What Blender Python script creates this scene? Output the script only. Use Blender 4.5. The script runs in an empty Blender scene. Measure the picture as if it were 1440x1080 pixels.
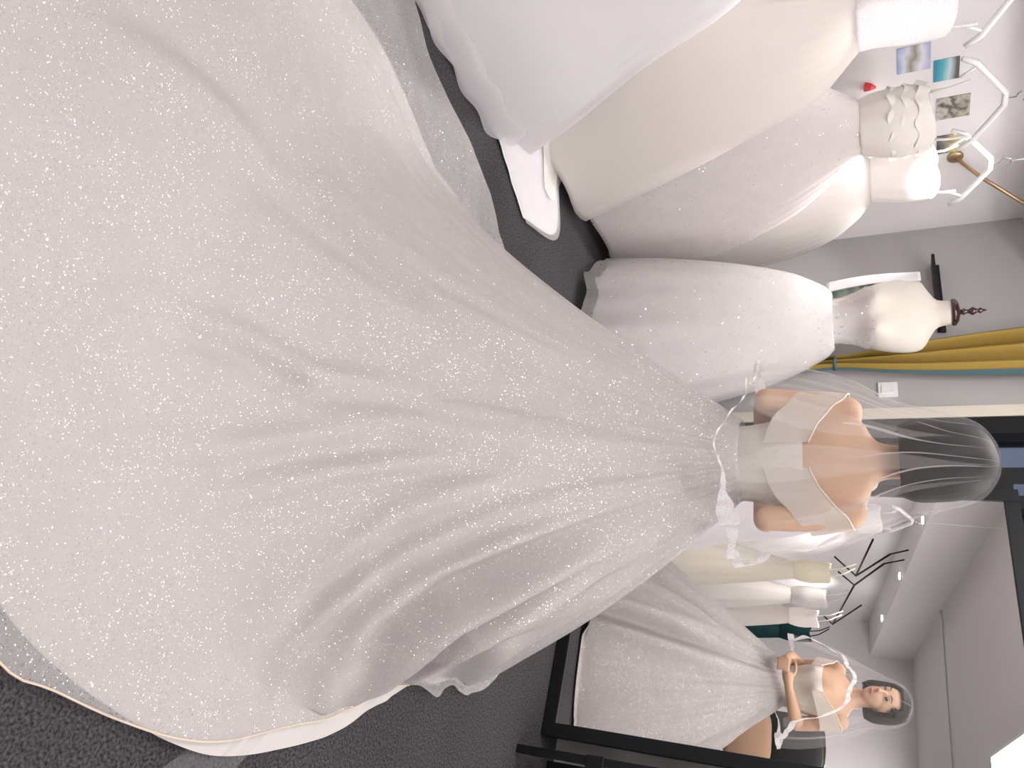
import bpy, bmesh, math, random
import numpy as np
from mathutils import Vector, Matrix, noise

random.seed(7)
SC = bpy.context.scene
COL = SC.collection
PI = math.pi
R_ = math.radians

# ------------------------------------------------------------------ camera
CAM_H, PITCH, ROLL = 1.35, R_(25.5), 0.052
_c = math.sqrt(1 - ROLL * ROLL)
_F = Vector((0, math.cos(PITCH), -math.sin(PITCH)))
_up = Vector((0, math.sin(PITCH), math.cos(PITCH)))
_rt = Vector((1, 0, 0))
_R = _c * _rt - ROLL * _up            # right of the phone held upright
_U = ROLL * _rt + _c * _up            # top of the phone: the picture lies on its side, so this is its right
cd = bpy.data.cameras.new('camera'); cam = bpy.data.objects.new('camera', cd); COL.objects.link(cam)
cam.matrix_world = Matrix(((_U.x, -_R.x, -_F.x, 0), (_U.y, -_R.y, -_F.y, 0), (_U.z, -_R.z, -_F.z, CAM_H), (0, 0, 0, 1)))
cd.sensor_width = 36; cd.lens = 27; cd.clip_start = .02
SC.camera = cam

# ------------------------------------------------------------------ world, exposure
W = bpy.data.worlds.new('night'); SC.world = W; W.use_nodes = True
W.node_tree.nodes['Background'].inputs[0].default_value = (.05, .065, .1, 1)
W.node_tree.nodes['Background'].inputs[1].default_value = .25
SC.view_settings.view_transform = 'Standard'; SC.view_settings.look = 'None'
SC.view_settings.gamma = 1; SC.view_settings.use_curve_mapping = False
SC.view_settings.exposure = 0.55
try:
    SC.cycles.transparent_max_bounces = 20; SC.cycles.max_bounces = 8; SC.cycles.diffuse_bounces = 4
    SC.cycles.sample_clamp_indirect = 6
except Exception: pass
PANEL_EMIT = 8.9      # ceiling panels (one real lamp and the added fill ones)
SPOT_W = 60.0          # downlights over the left wall
PANELS = [(1.93, 2.53, 2.36, 3.56), (3.5, 4.1, .6, 1.8), (1.93, 2.53, 5.0, 6.2), (4.3, 4.9, 3.0, 4.2), (1.25, 1.85, .5, 1.7), (2.3, 3.5, .15, .75), (3.2, 3.8, 4.5, 5.7)]  # first shows in the mirror; the others are added fill light, out of view
DOWNLIGHTS = [.62, 1.86, 3.10, 4.34, 5.58]

# ------------------------------------------------------------------ room frame
K0 = Vector((-.72, 4.72, 0)); AX = Vector((.8172, -.5764, 0)); BX = Vector((-.5764, -.8172, 0))
def RP(a, b, z=0): return K0 + AX * a + BX * b + Vector((0, 0, z))
RM = Matrix(((AX.x, BX.x, 0, K0.x), (AX.y, BX.y, 0, K0.y), (0, 0, 1, 0), (0, 0, 0, 1)))
CEIL = 2.5; AMAX = 5.6; BMAX = 6.75

# ------------------------------------------------------------------ mesh helpers
def link(name, me, mat=None, parent=None, smooth=True):
    o = bpy.data.objects.new(name, me); COL.objects.link(o)
    if mat: me.materials.append(mat)
    if smooth:
        me.polygons.foreach_set('use_smooth', [True] * len(me.polygons))
    if parent:
        o.parent = parent
        o.matrix_parent_inverse = parent.matrix_basis.inverted() if parent.parent is None else (parent.parent.matrix_basis @ parent.matrix_parent_inverse @ parent.matrix_basis).inverted()
    return o
def obj(name, verts, faces, mat=None, parent=None, smooth=True, fix=False):
    me = bpy.data.meshes.new(name); me.from_pydata([tuple(v) for v in verts], [], faces)
    if fix:
        bm = bmesh.new(); bm.from_mesh(me); bmesh.ops.recalc_face_normals(bm, faces=bm.faces); bm.to_mesh(me); bm.free()
    me.update()
    return link(name, me, mat, parent, smooth)
def tag(o, label=None, cat=None, group=None, kind=None):
    if label: o['label'] = label
    if cat: o['category'] = cat
    if group: o['group'] = group
    if kind: o['kind'] = kind
    return o
def thing(name, loc, label, cat, group=None, rz=0):
    o = bpy.data.objects.new(name, None); COL.objects.link(o); o.location = loc; o.rotation_euler = (0, 0, rz)
    o.matrix_basis = Matrix.Translation(Vector(loc)) @ Matrix.Rotation(rz, 4, 'Z')
    o.empty_display_size = .1
    return tag(o, label, cat, group)
class MB:
    """collects closed shapes into one mesh"""
    def __init__(s): s.v = []; s.f = []
    def add(s, v, f):
        n = len(s.v); s.v += [Vector(p) for p in v]; s.f += [tuple(i + n for i in q) for q in f]; return s
    def box(s, lo, hi, M=None):
        x0, y0, z0 = lo; x1, y1, z1 = hi
        v = [Vector(p) for p in ((x0,y0,z0),(x1,y0,z0),(x1,y1,z0),(x0,y1,z0),(x0,y0,z1),(x1,y0,z1),(x1,y1,z1),(x0,y1,z1))]
        if M: v = [M @ p for p in v]
        return s.add(v, [(0,3,2,1),(4,5,6,7),(0,1,5,4),(1,2,6,5),(2,3,7,6),(3,0,4,7)])
    def rings(s, rings, cap=True, closed=True):
        n = len(rings[0]); v = [p for r in rings for p in r]; f = []
        for i in range(len(rings) - 1):
            for j in range(n if closed else n - 1):
                k = (j + 1) % n
                f.append((i*n+j, i*n+k, (i+1)*n+k, (i+1)*n+j))
        if cap and closed:
            f.append(tuple(range(n))[::-1]); f.append(tuple((len(rings)-1)*n + j for j in range(n)))
        return s.add(v, f)
    def tube(s, pts, rad, seg=10, cap=True):
        pts = [Vector(p) for p in pts]; rads = rad if isinstance(rad, (list, tuple)) else [rad] * len(pts)
        rings = []; up = None
        for i, p in enumerate(pts):
            d = (pts[min(i+1, len(pts)-1)] - pts[max(i-1, 0)]).normalized()
            if up is None:
                up = d.orthogonal().normalized()
            up = (up - d * up.dot(d))
            up = up.normalized() if up.length > 1e-6 else d.orthogonal().normalized()
            w = d.cross(up)
            rings.append([p + (up * math.cos(2*PI*j/seg) + w * math.sin(2*PI*j/seg)) * rads[i] for j in range(seg)])
        return s.rings(rings, cap)
    def lathe(s, prof, M=None, seg=20):
        rings = [[Vector((r * math.cos(2*PI*j/seg), r * math.sin(2*PI*j/seg), z)) for j in range(seg)] for r, z in prof]
        if M: rings = [[M @ p for p in r] for r in rings]
        return s.rings(rings)
    def ball(s, c, r, seg=16, M=None):
        c = Vector(c); r = Vector(r if isinstance(r, (tuple, list)) else (r, r, r)); rings = []
        for i in range(1, seg // 2 + 1):
            t = PI * i / (seg // 2 + 1)
            rings.append([Vector((r.x*math.sin(t)*math.cos(2*PI*j/seg), r.y*math.sin(t)*math.sin(2*PI*j/seg), -r.z*math.cos(t))) for j in range(seg)])
        rings = [[(M @ p if M else p) + c for p in q] for q in rings]
        return s.rings(rings)
    def build(s, name, mat=None, parent=None, smooth=True, M=None, bevel=0, fix=True):
        v = [M @ p for p in s.v] if M else s.v
        o = obj(name, v, s.f, mat, parent, smooth, fix)
        if bevel:
            m = o.modifiers.new('bevel', 'BEVEL'); m.width = bevel; m.segments = 2; m.limit_method = 'ANGLE'
        return o
def rbox(name, a0, a1, b0, b1, z0, z1, mat, parent=None, bevel=0):
    return MB().box((a0, b0, z0), (a1, b1, z1), RM).build(name, mat, parent, False, bevel=bevel)
def sheet(name, nu, nv, fn, mat, parent=None, wrap=False, thick=0):
    v = []; f = []
    cu = nu if wrap else nu + 1
    for j in range(nv + 1):
        for i in range(cu): v.append(fn(i / nu, j / nv))
    for j in range(nv):
        for i in range(nu):
            k = (i + 1) % cu
            f.append((j*cu+i, j*cu+k, (j+1)*cu+k, (j+1)*cu+i))
    o = obj(name, v, f, mat, parent)
    if thick:
        m = o.modifiers.new('thick', 'SOLIDIFY'); m.thickness = thick; m.offset = -1
    return o
def lerpc(pts, x):
    """smooth interpolation through (x, y...) control points"""
    if x <= pts[0][0]: return pts[0][1:] if len(pts[0]) > 2 else pts[0][1]
    for i in range(len(pts) - 1):
        if x <= pts[i+1][0]:
            p0 = pts[max(i-1, 0)]; p1 = pts[i]; p2 = pts[i+1]; p3 = pts[min(i+2, len(pts)-1)]
            h = p2[0] - p1[0]; t = (x - p1[0]) / h; out = []
            for k in range(1, len(p1)):
                m1 = (p2[k]-p0[k]) / (p2[0]-p0[0]) * h; m2 = (p3[k]-p1[k]) / (p3[0]-p1[0]) * h
                out.append((2*t**3-3*t*t+1)*p1[k] + (t**3-2*t*t+t)*m1 + (-2*t**3+3*t*t)*p2[k] + (t**3-t*t)*m2)
            return out if len(out) > 1 else out[0]
    return pts[-1][1:] if len(pts[-1]) > 2 else pts[-1][1]
def nz(x, y, z=0.): return noise.noise(Vector((x, y, z)))
def sm(a, b, x):
    t = min(1, max(0, (x - a) / (b - a))); return t * t * (3 - 2 * t)

# ------------------------------------------------------------------ materials
def newmat(name):
    m = bpy.data.materials.new(name); m.use_nodes = True; t = m.node_tree; t.nodes.clear()
    return m, t, t.nodes.new('ShaderNodeOutputMaterial')
def nd(t, kind, **kw):
    n = t.nodes.new(kind)
    for k, v in kw.items():
        if k in n.inputs.keys(): n.inputs[k].default_value = v
        else: setattr(n, k, v)
    return n
def rgba(c): return (c[0], c[1], c[2], 1)
def mat(name, col, rough=.6, metal=0, var=.06, scale=12, bump=0, bscale=80, sheen=0, spec=.5, coat=0, emit=None, es=0, col2=None):
    m, t, out = newmat(name); L = t.links.new
    b = nd(t, 'ShaderNodeBsdfPrincipled', Roughness=rough, Metallic=metal)
    b.inputs['Specular IOR Level'].default_value = spec; b.inputs['Sheen Weight'].default_value = sheen; b.inputs['Coat Weight'].default_value = coat
    tc = nd(t, 'ShaderNodeTexCoord'); n = nd(t, 'ShaderNodeTexNoise', Scale=scale, Detail=4.)
    L(tc.outputs['Object'], n.inputs['Vector'])
    mx = nd(t, 'ShaderNodeMix', data_type='RGBA')
    mx.inputs[6].default_value = rgba(col); mx.inputs[7].default_value = rgba(col2 or [x * (1 - var) for x in col])
    L(n.outputs['Fac'], mx.inputs[0]); L(mx.outputs[2], b.inputs['Base Color'])
    if bump:
        n2 = nd(t, 'ShaderNodeTexNoise', Scale=bscale, Detail=3.); L(tc.outputs['Object'], n2.inputs['Vector'])
        bp = nd(t, 'ShaderNodeBump', Strength=bump, Distance=.01); L(n2.outputs['Fac'], bp.inputs['Height']); L(bp.outputs[0], b.inputs['Normal'])
    if emit:
        b.inputs['Emission Color'].default_value = rgba(emit); b.inputs['Emission Strength'].default_value = es
    L(b.outputs[0], out.inputs[0]); return m
def cloth(name, col, alpha=1., glitter=0., gscale=300., trans=.25, rough=.8, weave=0., wscale=600., amod=0., gold=(1, .97, .94), grough=.25, gmix=.45, big=0., bigscale=130.):
    """fabric: diffuse + translucent, optional transparency (tulle) and tiny reflecting flakes lying at random angles"""
    m, t, out = newmat(name); L = t.links.new
    tc = nd(t, 'ShaderNodeTexCoord'); n = nd(t, 'ShaderNodeTexNoise', Scale=5., Detail=3.)
    L(tc.outputs['Object'], n.inputs['Vector'])
    mx = nd(t, 'ShaderNodeMix', data_type='RGBA'); mx.inputs[6].default_value = rgba(col); mx.inputs[7].default_value = rgba([x * .96 for x in col])
    L(n.outputs['Fac'], mx.inputs[0])
    d = nd(t, 'ShaderNodeBsdfDiffuse'); tr = nd(t, 'ShaderNodeBsdfTranslucent')
    L(mx.outputs[2], d.inputs[0]); L(mx.outputs[2], tr.inputs[0])
    if weave:
        n2 = nd(t, 'ShaderNodeTexNoise', Scale=wscale, Detail=2.); L(tc.outputs['Object'], n2.inputs['Vector'])
        bp = nd(t, 'ShaderNodeBump', Strength=weave, Distance=.002); L(n2.outputs['Fac'], bp.inputs['Height']); L(bp.outputs[0], d.inputs['Normal'])
    ms = nd(t, 'ShaderNodeMixShader'); ms.inputs[0].default_value = trans; L(d.outputs[0], ms.inputs[1]); L(tr.outputs[0], ms.inputs[2])
    sh = ms.outputs[0]
    if glitter:
        vo = nd(t, 'ShaderNodeTexVoronoi', Scale=gscale); L(tc.outputs['Object'], vo.inputs['Vector'])
        sp = nd(t, 'ShaderNodeSeparateColor'); L(vo.outputs['Color'], sp.inputs[0])
        # patches where the flakes lie denser
        n3 = nd(t, 'ShaderNodeTexNoise', Scale=7., Detail=2.); L(tc.outputs['Object'], n3.inputs['Vector'])
        mr = nd(t, 'ShaderNodeMapRange'); mr.inputs[1].default_value = .38; mr.inputs[2].default_value = .68; mr.inputs[3].default_value = 1 - glitter * .5; mr.inputs[4].default_value = 1 - glitter * 1.4
        L(n3.outputs['Fac'], mr.inputs[0])
        gt = nd(t, 'ShaderNodeMath', operation='GREATER_THAN'); L(sp.outputs[0], gt.inputs[0]); L(mr.outputs[0], gt.inputs[1])
        g = nd(t, 'ShaderNodeNewGeometry')
        vm = nd(t, 'ShaderNodeVectorMath', operation='SUBTRACT'); L(vo.outputs['Color'], vm.inputs[0]); vm.inputs[1].default_value = (.5, .5, .5)
        # second random vector for the tilt
        wn = nd(t, 'ShaderNodeTexWhiteNoise'); L(vo.outputs['Color'], wn.inputs['Vector'])
        vm2 = nd(t, 'ShaderNodeVectorMath', operation='SUBTRACT'); L(wn.outputs['Color'], vm2.inputs[0]); vm2.inputs[1].default_value = (.5, .5, .5)
        ml = nd(t, 'ShaderNodeVectorMath', operation='SCALE'); L(vm2.outputs[0], ml.inputs[0]); ml.inputs['Scale'].default_value = 1.3
        ad = nd(t, 'ShaderNodeVectorMath', operation='ADD'); L(g.outputs['Normal'], ad.inputs[0]); L(ml.outputs[0], ad.inputs[1])
        nn = nd(t, 'ShaderNodeVectorMath', operation='NORMALIZE'); L(ad.outputs[0], nn.inputs[0])
        gl = nd(t, 'ShaderNodeBsdfGlossy', Roughness=grough); gl.inputs[0].default_value = rgba(gold); L(nn.outputs[0], gl.inputs['Normal'])
        if big:
            vb = nd(t, 'ShaderNodeTexVoronoi', Scale=bigscale); L(tc.outputs['Object'], vb.inputs['Vector'])
            sb = nd(t, 'ShaderNodeSeparateColor'); L(vb.outputs['Color'], sb.inputs[0])
            gb = nd(t, 'ShaderNodeMath', operation='GREATER_THAN'); L(sb.outputs[0], gb.inputs[0]); gb.inputs[1].default_value = 1 - big
            near = nd(t, 'ShaderNodeMath', operation='LESS_THAN'); L(vb.outputs['Distance'], near.inputs[0]); near.inputs[1].default_value = .38
            bf = nd(t, 'ShaderNodeMath', operation='MULTIPLY'); L(gb.outputs[0], bf.inputs[0]); L(near.outputs[0], bf.inputs[1])
            wb_ = nd(t, 'ShaderNodeTexWhiteNoise'); L(vb.outputs['Color'], wb_.inputs['Vector'])
            vs = nd(t, 'ShaderNodeVectorMath', operation='SUBTRACT'); L(wb_.outputs['Color'], vs.inputs[0]); vs.inputs[1].default_value = (.5, .5, .5)
            va = nd(t, 'ShaderNodeVectorMath', operation='ADD'); L(g.outputs['Normal'], va.inputs[0]); L(vs.outputs[0], va.inputs[1])
            vn = nd(t, 'ShaderNodeVectorMath', operation='NORMALIZE'); L(va.outputs[0], vn.inputs[0])
            gg = nd(t, 'ShaderNodeBsdfGlossy', Roughness=.12); gg.inputs[0].default_value = rgba(gold); L(vn.outputs[0], gg.inputs['Normal'])
            mb = nd(t, 'ShaderNodeMixShader'); bm_ = nd(t, 'ShaderNodeMath', operation='MULTIPLY'); L(bf.outputs[0], bm_.inputs[0]); bm_.inputs[1].default_value = .5
            L(bm_.outputs[0], mb.inputs[0]); L(sh, mb.inputs[1]); L(gg.outputs[0], mb.inputs[2]); sh = mb.outputs[0]
        hf = nd(t, 'ShaderNodeMath', operation='MULTIPLY'); L(gt.outputs[0], hf.inputs[0]); hf.inputs[1].default_value = gmix
        m2 = nd(t, 'ShaderNodeMixShader'); L(hf.outputs[0], m2.inputs[0]); L(sh, m2.inputs[1]); L(gl.outputs[0], m2.inputs[2]); sh = m2.outputs[0]
    if alpha < 1:
        tp = nd(t, 'ShaderNodeBsdfTransparent'); m3 = nd(t, 'ShaderNodeMixShader'); L(tp.outputs[0], m3.inputs[1]); L(sh, m3.inputs[2])
        if amod or glitter:
            n4 = nd(t, 'ShaderNodeTexNoise', Scale=38., Detail=3.); L(tc.outputs['Object'], n4.inputs['Vector'])
            m4 = nd(t, 'ShaderNodeMapRange'); m4.inputs[1].default_value = .3; m4.inputs[2].default_value = .7
            m4.inputs[3].default_value = max(0, alpha - max(amod, .025)); m4.inputs[4].default_value = min(1, alpha + max(amod, .025)); L(n4.outputs['Fac'], m4.inputs[0])
            fac = m4.outputs[0]
            n4.inputs['Scale'].default_value = 9.
            if glitter:
                mxm = nd(t, 'ShaderNodeMath', operation='MAXIMUM'); L(fac, mxm.inputs[0]); L(hf.outputs[0], mxm.inputs[1]); fac = mxm.outputs[0]
            L(fac, m3.inputs[0])
        else: m3.inputs[0].default_value = alpha
        sh = m3.outputs[0]
    L(sh, out.inputs[0]); return m
def lace(name, col, scale=90.):
    m, t, out = newmat(name); L = t.links.new
    tc = nd(t, 'ShaderNodeTexCoord'); vo = nd(t, 'ShaderNodeTexVoronoi', Scale=scale, feature='DISTANCE_TO_EDGE'); L(tc.outputs['Object'], vo.inputs['Vector'])
    mr = nd(t, 'ShaderNodeMapRange'); mr.inputs[1].default_value = .08; mr.inputs[2].default_value = .22; mr.inputs[3].default_value = 1; mr.inputs[4].default_value = .80; L(vo.outputs['Distance'], mr.inputs[0])
    d = nd(t, 'ShaderNodeBsdfDiffuse'); d.inputs[0].default_value = rgba(col); tr = nd(t, 'ShaderNodeBsdfTranslucent'); tr.inputs[0].default_value = rgba(col)
    ms = nd(t, 'ShaderNodeMixShader'); ms.inputs[0].default_value = .3; L(d.outputs[0], ms.inputs[1]); L(tr.outputs[0], ms.inputs[2])
    tp = nd(t, 'ShaderNodeBsdfTransparent'); m3 = nd(t, 'ShaderNodeMixShader'); L(mr.outputs[0], m3.inputs[0]); L(tp.outputs[0], m3.inputs[1]); L(ms.outputs[0], m3.inputs[2])
    L(m3.outputs[0], out.inputs[0]); return m
def emis(name, col, s):
    m, t, out = newmat(name); e = nd(t, 'ShaderNodeEmission', Strength=s); e.inputs[0].default_value = rgba(col)
    tc = nd(t, 'ShaderNodeTexCoord'); t.links.new(e.outputs[0], out.inputs[0]); return m

M = {}
M['wall'] = mat('wall_paint', (.80, .77, .78), .55, var=.02, scale=3, bump=.03, bscale=120)
M['wall_shaded'] = mat('shaded_wall_paint', (.44, .42, .42), .55, var=.02, scale=3, bump=.03, bscale=120)  # the same white paint with the back wall's shade put into its colour
M['ceil'] = mat('ceiling_paint', (.78, .755, .75), .8, var=.02, scale=2)
M['black'] = mat('black_metal', (.007, .008, .010), .4, var=.2, spec=.3)
M['blackframe'] = mat('black_mirror_frame', (.007, .008, .010), .5, var=.3, bump=.05, spec=.25)
M['white'] = mat('white_plastic', (.86, .85, .86), .35, var=.02)
M['brass'] = mat('brass', (.55, .40, .24), .35, .85, var=.15)
M['wood'] = mat('dark_wood', (.045, .012, .016), .25, var=.4, scale=30, coat=.5)
M['form'] = mat('form_jersey', (.62, .575, .515), .75, var=.03, bump=.05, bscale=400)
M['skin'] = mat('skin', (.60, .375, .255), .5, var=.05, scale=8, spec=.35)
M['lips'] = mat('lips', (.55, .16, .16), .35)
M['eye'] = mat('eye', (.03, .02, .02), .15)
M['hair'] = mat('black_hair', (.012, .008, .008), .6, var=.4, scale=60, bump=.15, bscale=260, spec=.3)
M['yellow'] = cloth('ochre_curtain', (.46, .315, .085), trans=.25, weave=.3, wscale=250)
M['teal'] = cloth('teal_curtain_border', (.12, .20, .22), trans=.25, weave=.3, wscale=250)
M['tealdress'] = cloth('teal_satin', (.018, .045, .05))
M['satin'] = cloth('cream_satin_lining', (.645, .605, .59), trans=.12, weave=.1)
M['whitesatin'] = cloth('white_satin', (.88, .86, .88), trans=.2)
M['glitter'] = cloth('champagne_glitter_tulle', (.675, .64, .635), alpha=.58, glitter=.15, gscale=480, trans=.3, gmix=.5, grough=.24, big=.012, bigscale=180)
M['glitter_bodice'] = cloth('beaded_cream_fabric', (.86, .815, .755), glitter=.03, gscale=400, trans=.2, weave=.2, gmix=.25)
M['veil'] = cloth('veil_tulle', (.85, .83, .84), alpha=.085, trans=.5)
M['veil_dense'] = cloth('veil_pleat', (.88, .86, .87), alpha=.17, trans=.5)
M['veil_line'] = cloth('veil_crease', (.92, .90, .91), alpha=.42, trans=.5)
M['sleeve'] = cloth('sleeve_tulle', (.87, .82, .76), alpha=.78, trans=.35)
M['hembind'] = cloth('champagne_hem_binding', (.78, .66, .55), trans=.1)
M['lace'] = lace('white_lace', (.90, .88, .89), 170.)
M['tulle_white'] = cloth('white_tulle', (.88, .85, .87), alpha=.5, trans=.45)
M['tulle_cream'] = cloth('cream_tulle', (.91, .87, .84), alpha=.5, trans=.4)
M['cream'] = cloth('cream_lining', (.91, .87, .835), trans=.35)
M['warmwhite'] = cloth('warm_white_fabric', (.90, .87, .85), trans=.35)
M['pinkwhite'] = cloth('pinkish_white_fabric', (.89, .835, .82), trans=.35)
M['tulle_spark'] = cloth('sequinned_tulle', (.87, .83, .83), alpha=.5, glitter=.03, gscale=170, trans=.4)
M['form_gown'] = cloth('soft_white_fabric', (.83, .805, .80), trans=.35)
M['sequin'] = cloth('sequin_bodice', (.82, .76, .74), glitter=.03, gscale=130, trans=.15, gmix=.35)
M['palecream'] = cloth('pale_yellow_fabric', (.87, .83, .70), trans=.25)
M['leather'] = mat('black_leather', (.012, .014, .014), .35, var=.3, bump=.1, bscale=200)
M['darkbrown'] = mat('dark_brown_board', (.035, .022, .022), .5, var=.3)
M['chrome'] = mat('chrome', (.7, .7, .72), .2, 1.)
M['grey_trim'] = mat('cream_trim_paint', (.62, .57, .50), .5, var=.04)
M['red'] = mat('red_paper', (.70, .05, .07), .5)
M['panel'] = emis('panel_diffuser', (1, .965, .945), PANEL_EMIT)
M['dl'] = emis('downlight_lens', (1, .98, .98), 40)

def carpet():
    m, t, out = newmat('grey_carpet'); L = t.links.new
    b = nd(t, 'ShaderNodeBsdfPrincipled', Roughness=.95); b.inputs['Specular IOR Level'].default_value = .1
    tc = nd(t, 'ShaderNodeTexCoord')
    n1 = nd(t, 'ShaderNodeTexNoise', Scale=150., Detail=4.); n2 = nd(t, 'ShaderNodeTexNoise', Scale=3., Detail=3.)
    L(tc.outputs['Object'], n1.inputs['Vector']); L(tc.outputs['Object'], n2.inputs['Vector'])
    r = nd(t, 'ShaderNodeValToRGB'); r.color_ramp.elements[0].position = .3; r.color_ramp.elements[0].color = (.016, .015, .017, 1)
    r.color_ramp.elements[1].position = .72; r.color_ramp.elements[1].color = (.12, .113, .12, 1); L(n1.outputs['Fac'], r.inputs[0])
    mx = nd(t, 'ShaderNodeMix', data_type='RGBA', blend_type='MULTIPLY'); mx.inputs[0].default_value = .35
    L(r.outputs[0], mx.inputs[6]); L(n2.outputs['Fac'], mx.inputs[7]); L(mx.outputs[2], b.inputs['Base Color'])
    bp = nd(t, 'ShaderNodeBump', Strength=.7, Distance=.004); L(n1.outputs['Fac'], bp.inputs['Height']); L(bp.outputs[0], b.inputs['Normal'])
    L(b.outputs[0], out.inputs[0]); return m
M['carpet'] = carpet()
def mirror_glass():
    m, t, out = newmat('mirror_glass')
    g = nd(t, 'ShaderNodeBsdfGlossy', Roughness=.0); g.inputs[0].default_value = (.95, .94, .935, 1)
    n = nd(t, 'ShaderNodeTexCoord'); t.links.new(g.outputs[0], out.inputs[0]); return m
M['mirror'] = mirror_glass()
def pane_glass():
    m, t, out = newmat('window_glass'); L = t.links.new
    g = nd(t, 'ShaderNodeBsdfGlossy', Roughness=.02); tp = nd(t, 'ShaderNodeBsdfTransparent'); tp.inputs[0].default_value = (.85, .88, .92, 1)
    fr = nd(t, 'ShaderNodeFresnel'); fr.inputs[0].default_value = 1.5; ms = nd(t, 'ShaderNodeMixShader')
    L(fr.outputs[0], ms.inputs[0]); L(tp.outputs[0], ms.inputs[1]); L(g.outputs[0], ms.inputs[2]); L(ms.outputs[0], out.inputs[0]); return m
M['pane'] = pane_glass()
def print_mat(name, cols, scale, axis=2, mixn=.5, lo=-.07, hi=.07):
    """a small colour print: gradient bands broken by noise"""
    m, t, out = newmat(name); L = t.links.new
    b = nd(t, 'ShaderNodeBsdfPrincipled', Roughness=.3); tc = nd(t, 'ShaderNodeTexCoord')
    sp = nd(t, 'ShaderNodeSeparateXYZ'); L(tc.outputs['Object'], sp.inputs[0])
    mr = nd(t, 'ShaderNodeMapRange'); mr.inputs[1].default_value = lo; mr.inputs[2].default_value = hi; L(sp.outputs[axis], mr.inputs[0])
    n = nd(t, 'ShaderNodeTexNoise', Scale=scale, Detail=2.); L(tc.outputs['Object'], n.inputs['Vector'])
    mx = nd(t, 'ShaderNodeMix', data_type='FLOAT'); mx.inputs[0].default_value = mixn; L(mr.outputs[0], mx.inputs[2]); L(n.outputs['Fac'], mx.inputs[3])
    r = nd(t, 'ShaderNodeValToRGB'); e = r.color_ramp.elements
    while len(e) < len(cols): e.new(.5)
    for i, c in enumerate(cols): e[i].position = .2 + .6 * i / (len(cols) - 1); e[i].color = rgba(c)
    L(mx.outputs[0], r.inputs[0]); L(r.outputs[0], b.inputs['Base Color']); L(b.outputs[0], out.inputs[0]); return m

# ------------------------------------------------------------------ the room
def S(o, label): return tag(o, label, None, None, 'structure')
S(rbox('floor', -.2, AMAX + .2, -.3, BMAX + .2, -.1, 0, M['carpet']), 'grey speckled carpet floor')
S(rbox('ceiling', -.2, AMAX + .2, -.2, BMAX + .2, CEIL, CEIL + .1, M['ceil']), 'white ceiling')
S(rbox('wall_left', -.15, 0, -.15, BMAX + .15, 0, CEIL, M['wall']), 'white wall behind the hanging gowns')
S(rbox('wall_rear', -.15, AMAX + .15, BMAX, BMAX + .15, 0, CEIL, M['wall']), 'white wall seen in the mirror')
S(rbox('wall_right', AMAX, AMAX + .15, -.15, BMAX + .15, 0, CEIL, M['wall']), 'white wall on the right')
WA0, WA1, WZ1 = 1.21, 2.75, 2.25
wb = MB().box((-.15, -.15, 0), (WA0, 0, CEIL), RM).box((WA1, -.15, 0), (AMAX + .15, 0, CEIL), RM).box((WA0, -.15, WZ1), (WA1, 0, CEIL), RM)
S(wb.build('wall_back', M['wall_shaded'], None, False), 'white wall with curtain and dark window')
S(rbox('trim_1', WA0 - .065, WA0 - .005, 0, .018, 0, WZ1 + .06, M['grey_trim']), 'cream casing beside the window')
S(rbox('trim_2', 0.0, .40, 0, BMAX, 2.06, CEIL, M['wall']), 'white bulkhead above the hanging gowns')
# conduit on the ceiling, seen in the mirror
cv = [RP(.4, 4.95, CEIL - .012), RP(.5, 4.92, CEIL - .012), RP(.6, 4.95, CEIL - .012), RP(1.2, 5.0, CEIL - .012), RP(3.0, 5.1, CEIL - .012)]
S(MB().tube(cv, .011, 8).build('trim_3', M['wall']), 'thin white conduit on the ceiling')
# window: black frame, bars, panes
win = thing('window_1', RP((WA0 + WA1) / 2, 0, 0), 'black framed glazed door with night outside', None); win['kind'] = 'structure'
del_keys = [k for k in ('category',) if k in win]
for k in del_keys: del win[k]
rbox('frame', WA0, WA0 + .085, -.1, .02, 0, WZ1, M['black'], win); rbox('frame', WA1 - .085, WA1, -.1, .02, 0, WZ1, M['black'], win)
rbox('frame', WA0 + .085, WA1 - .085, -.1, .02, WZ1 - .08, WZ1, M['black'], win); rbox('frame', WA0 + .085, WA1 - .085, -.1, .02, 0, .1, M['black'], win)
for a in (1.62, 2.0, 2.38): rbox('mullion', a - .03, a + .03, -.085, .005, .1, WZ1 - .08, M['black'], win)
for z in (1.0, 1.76): rbox('glazing_bar', WA0 + .085, WA1 - .085, -.075, -.02, z - .015, z + .015, M['black'], win)
ed = [WA0 + .085, 1.59, 1.65, 1.97, 2.03, 2.35, 2.41, WA1 - .085]
for i in range(0, 8, 2): rbox('pane', ed[i], ed[i+1], -.055, -.049, .1, WZ1 - .08, M['pane'], win)
# what the glass shows: the dim lane and the house across
nb = thing('far_building', RP(2.2, -3.2, 0), 'dim building across the lane behind the black window', 'building')
M['night_wall'] = mat('night_wall', (.10, .10, .09), .8)
rbox('wall', -1.5, 6.0, -3.6, -3.2, 0, 5, M['night_wall'], nb)
M['lit'] = emis('lit_window', (.36, .42, .60), .3); M['lit2'] = emis('lit_wall_glow', (.30, .28, .22), .35)  # second: a lit stretch of wall, its light put in as glow
for i, (a0, a1, z0, z1) in enumerate([(-.68, -.47, 2.17, 2.9), (-.44, -.27, 2.24, 2.9), (-.10, .12, 2.3, 2.9), (1.6, 2.1, 2.05, 2.7), (2.6, 3.1, 2.05, 2.7)]):
    rbox('window', a0, a1, -3.2, -3.17, z0, z1, M['lit2'] if i == 0 else M['lit'], nb)  # the first patch is the glowing wall panel, no pane
S(rbox('ground_outside', -2, 7, -3.6, -.15, -.12, -.02, M['night_wall']), 'dark ground outside the window')

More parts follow.
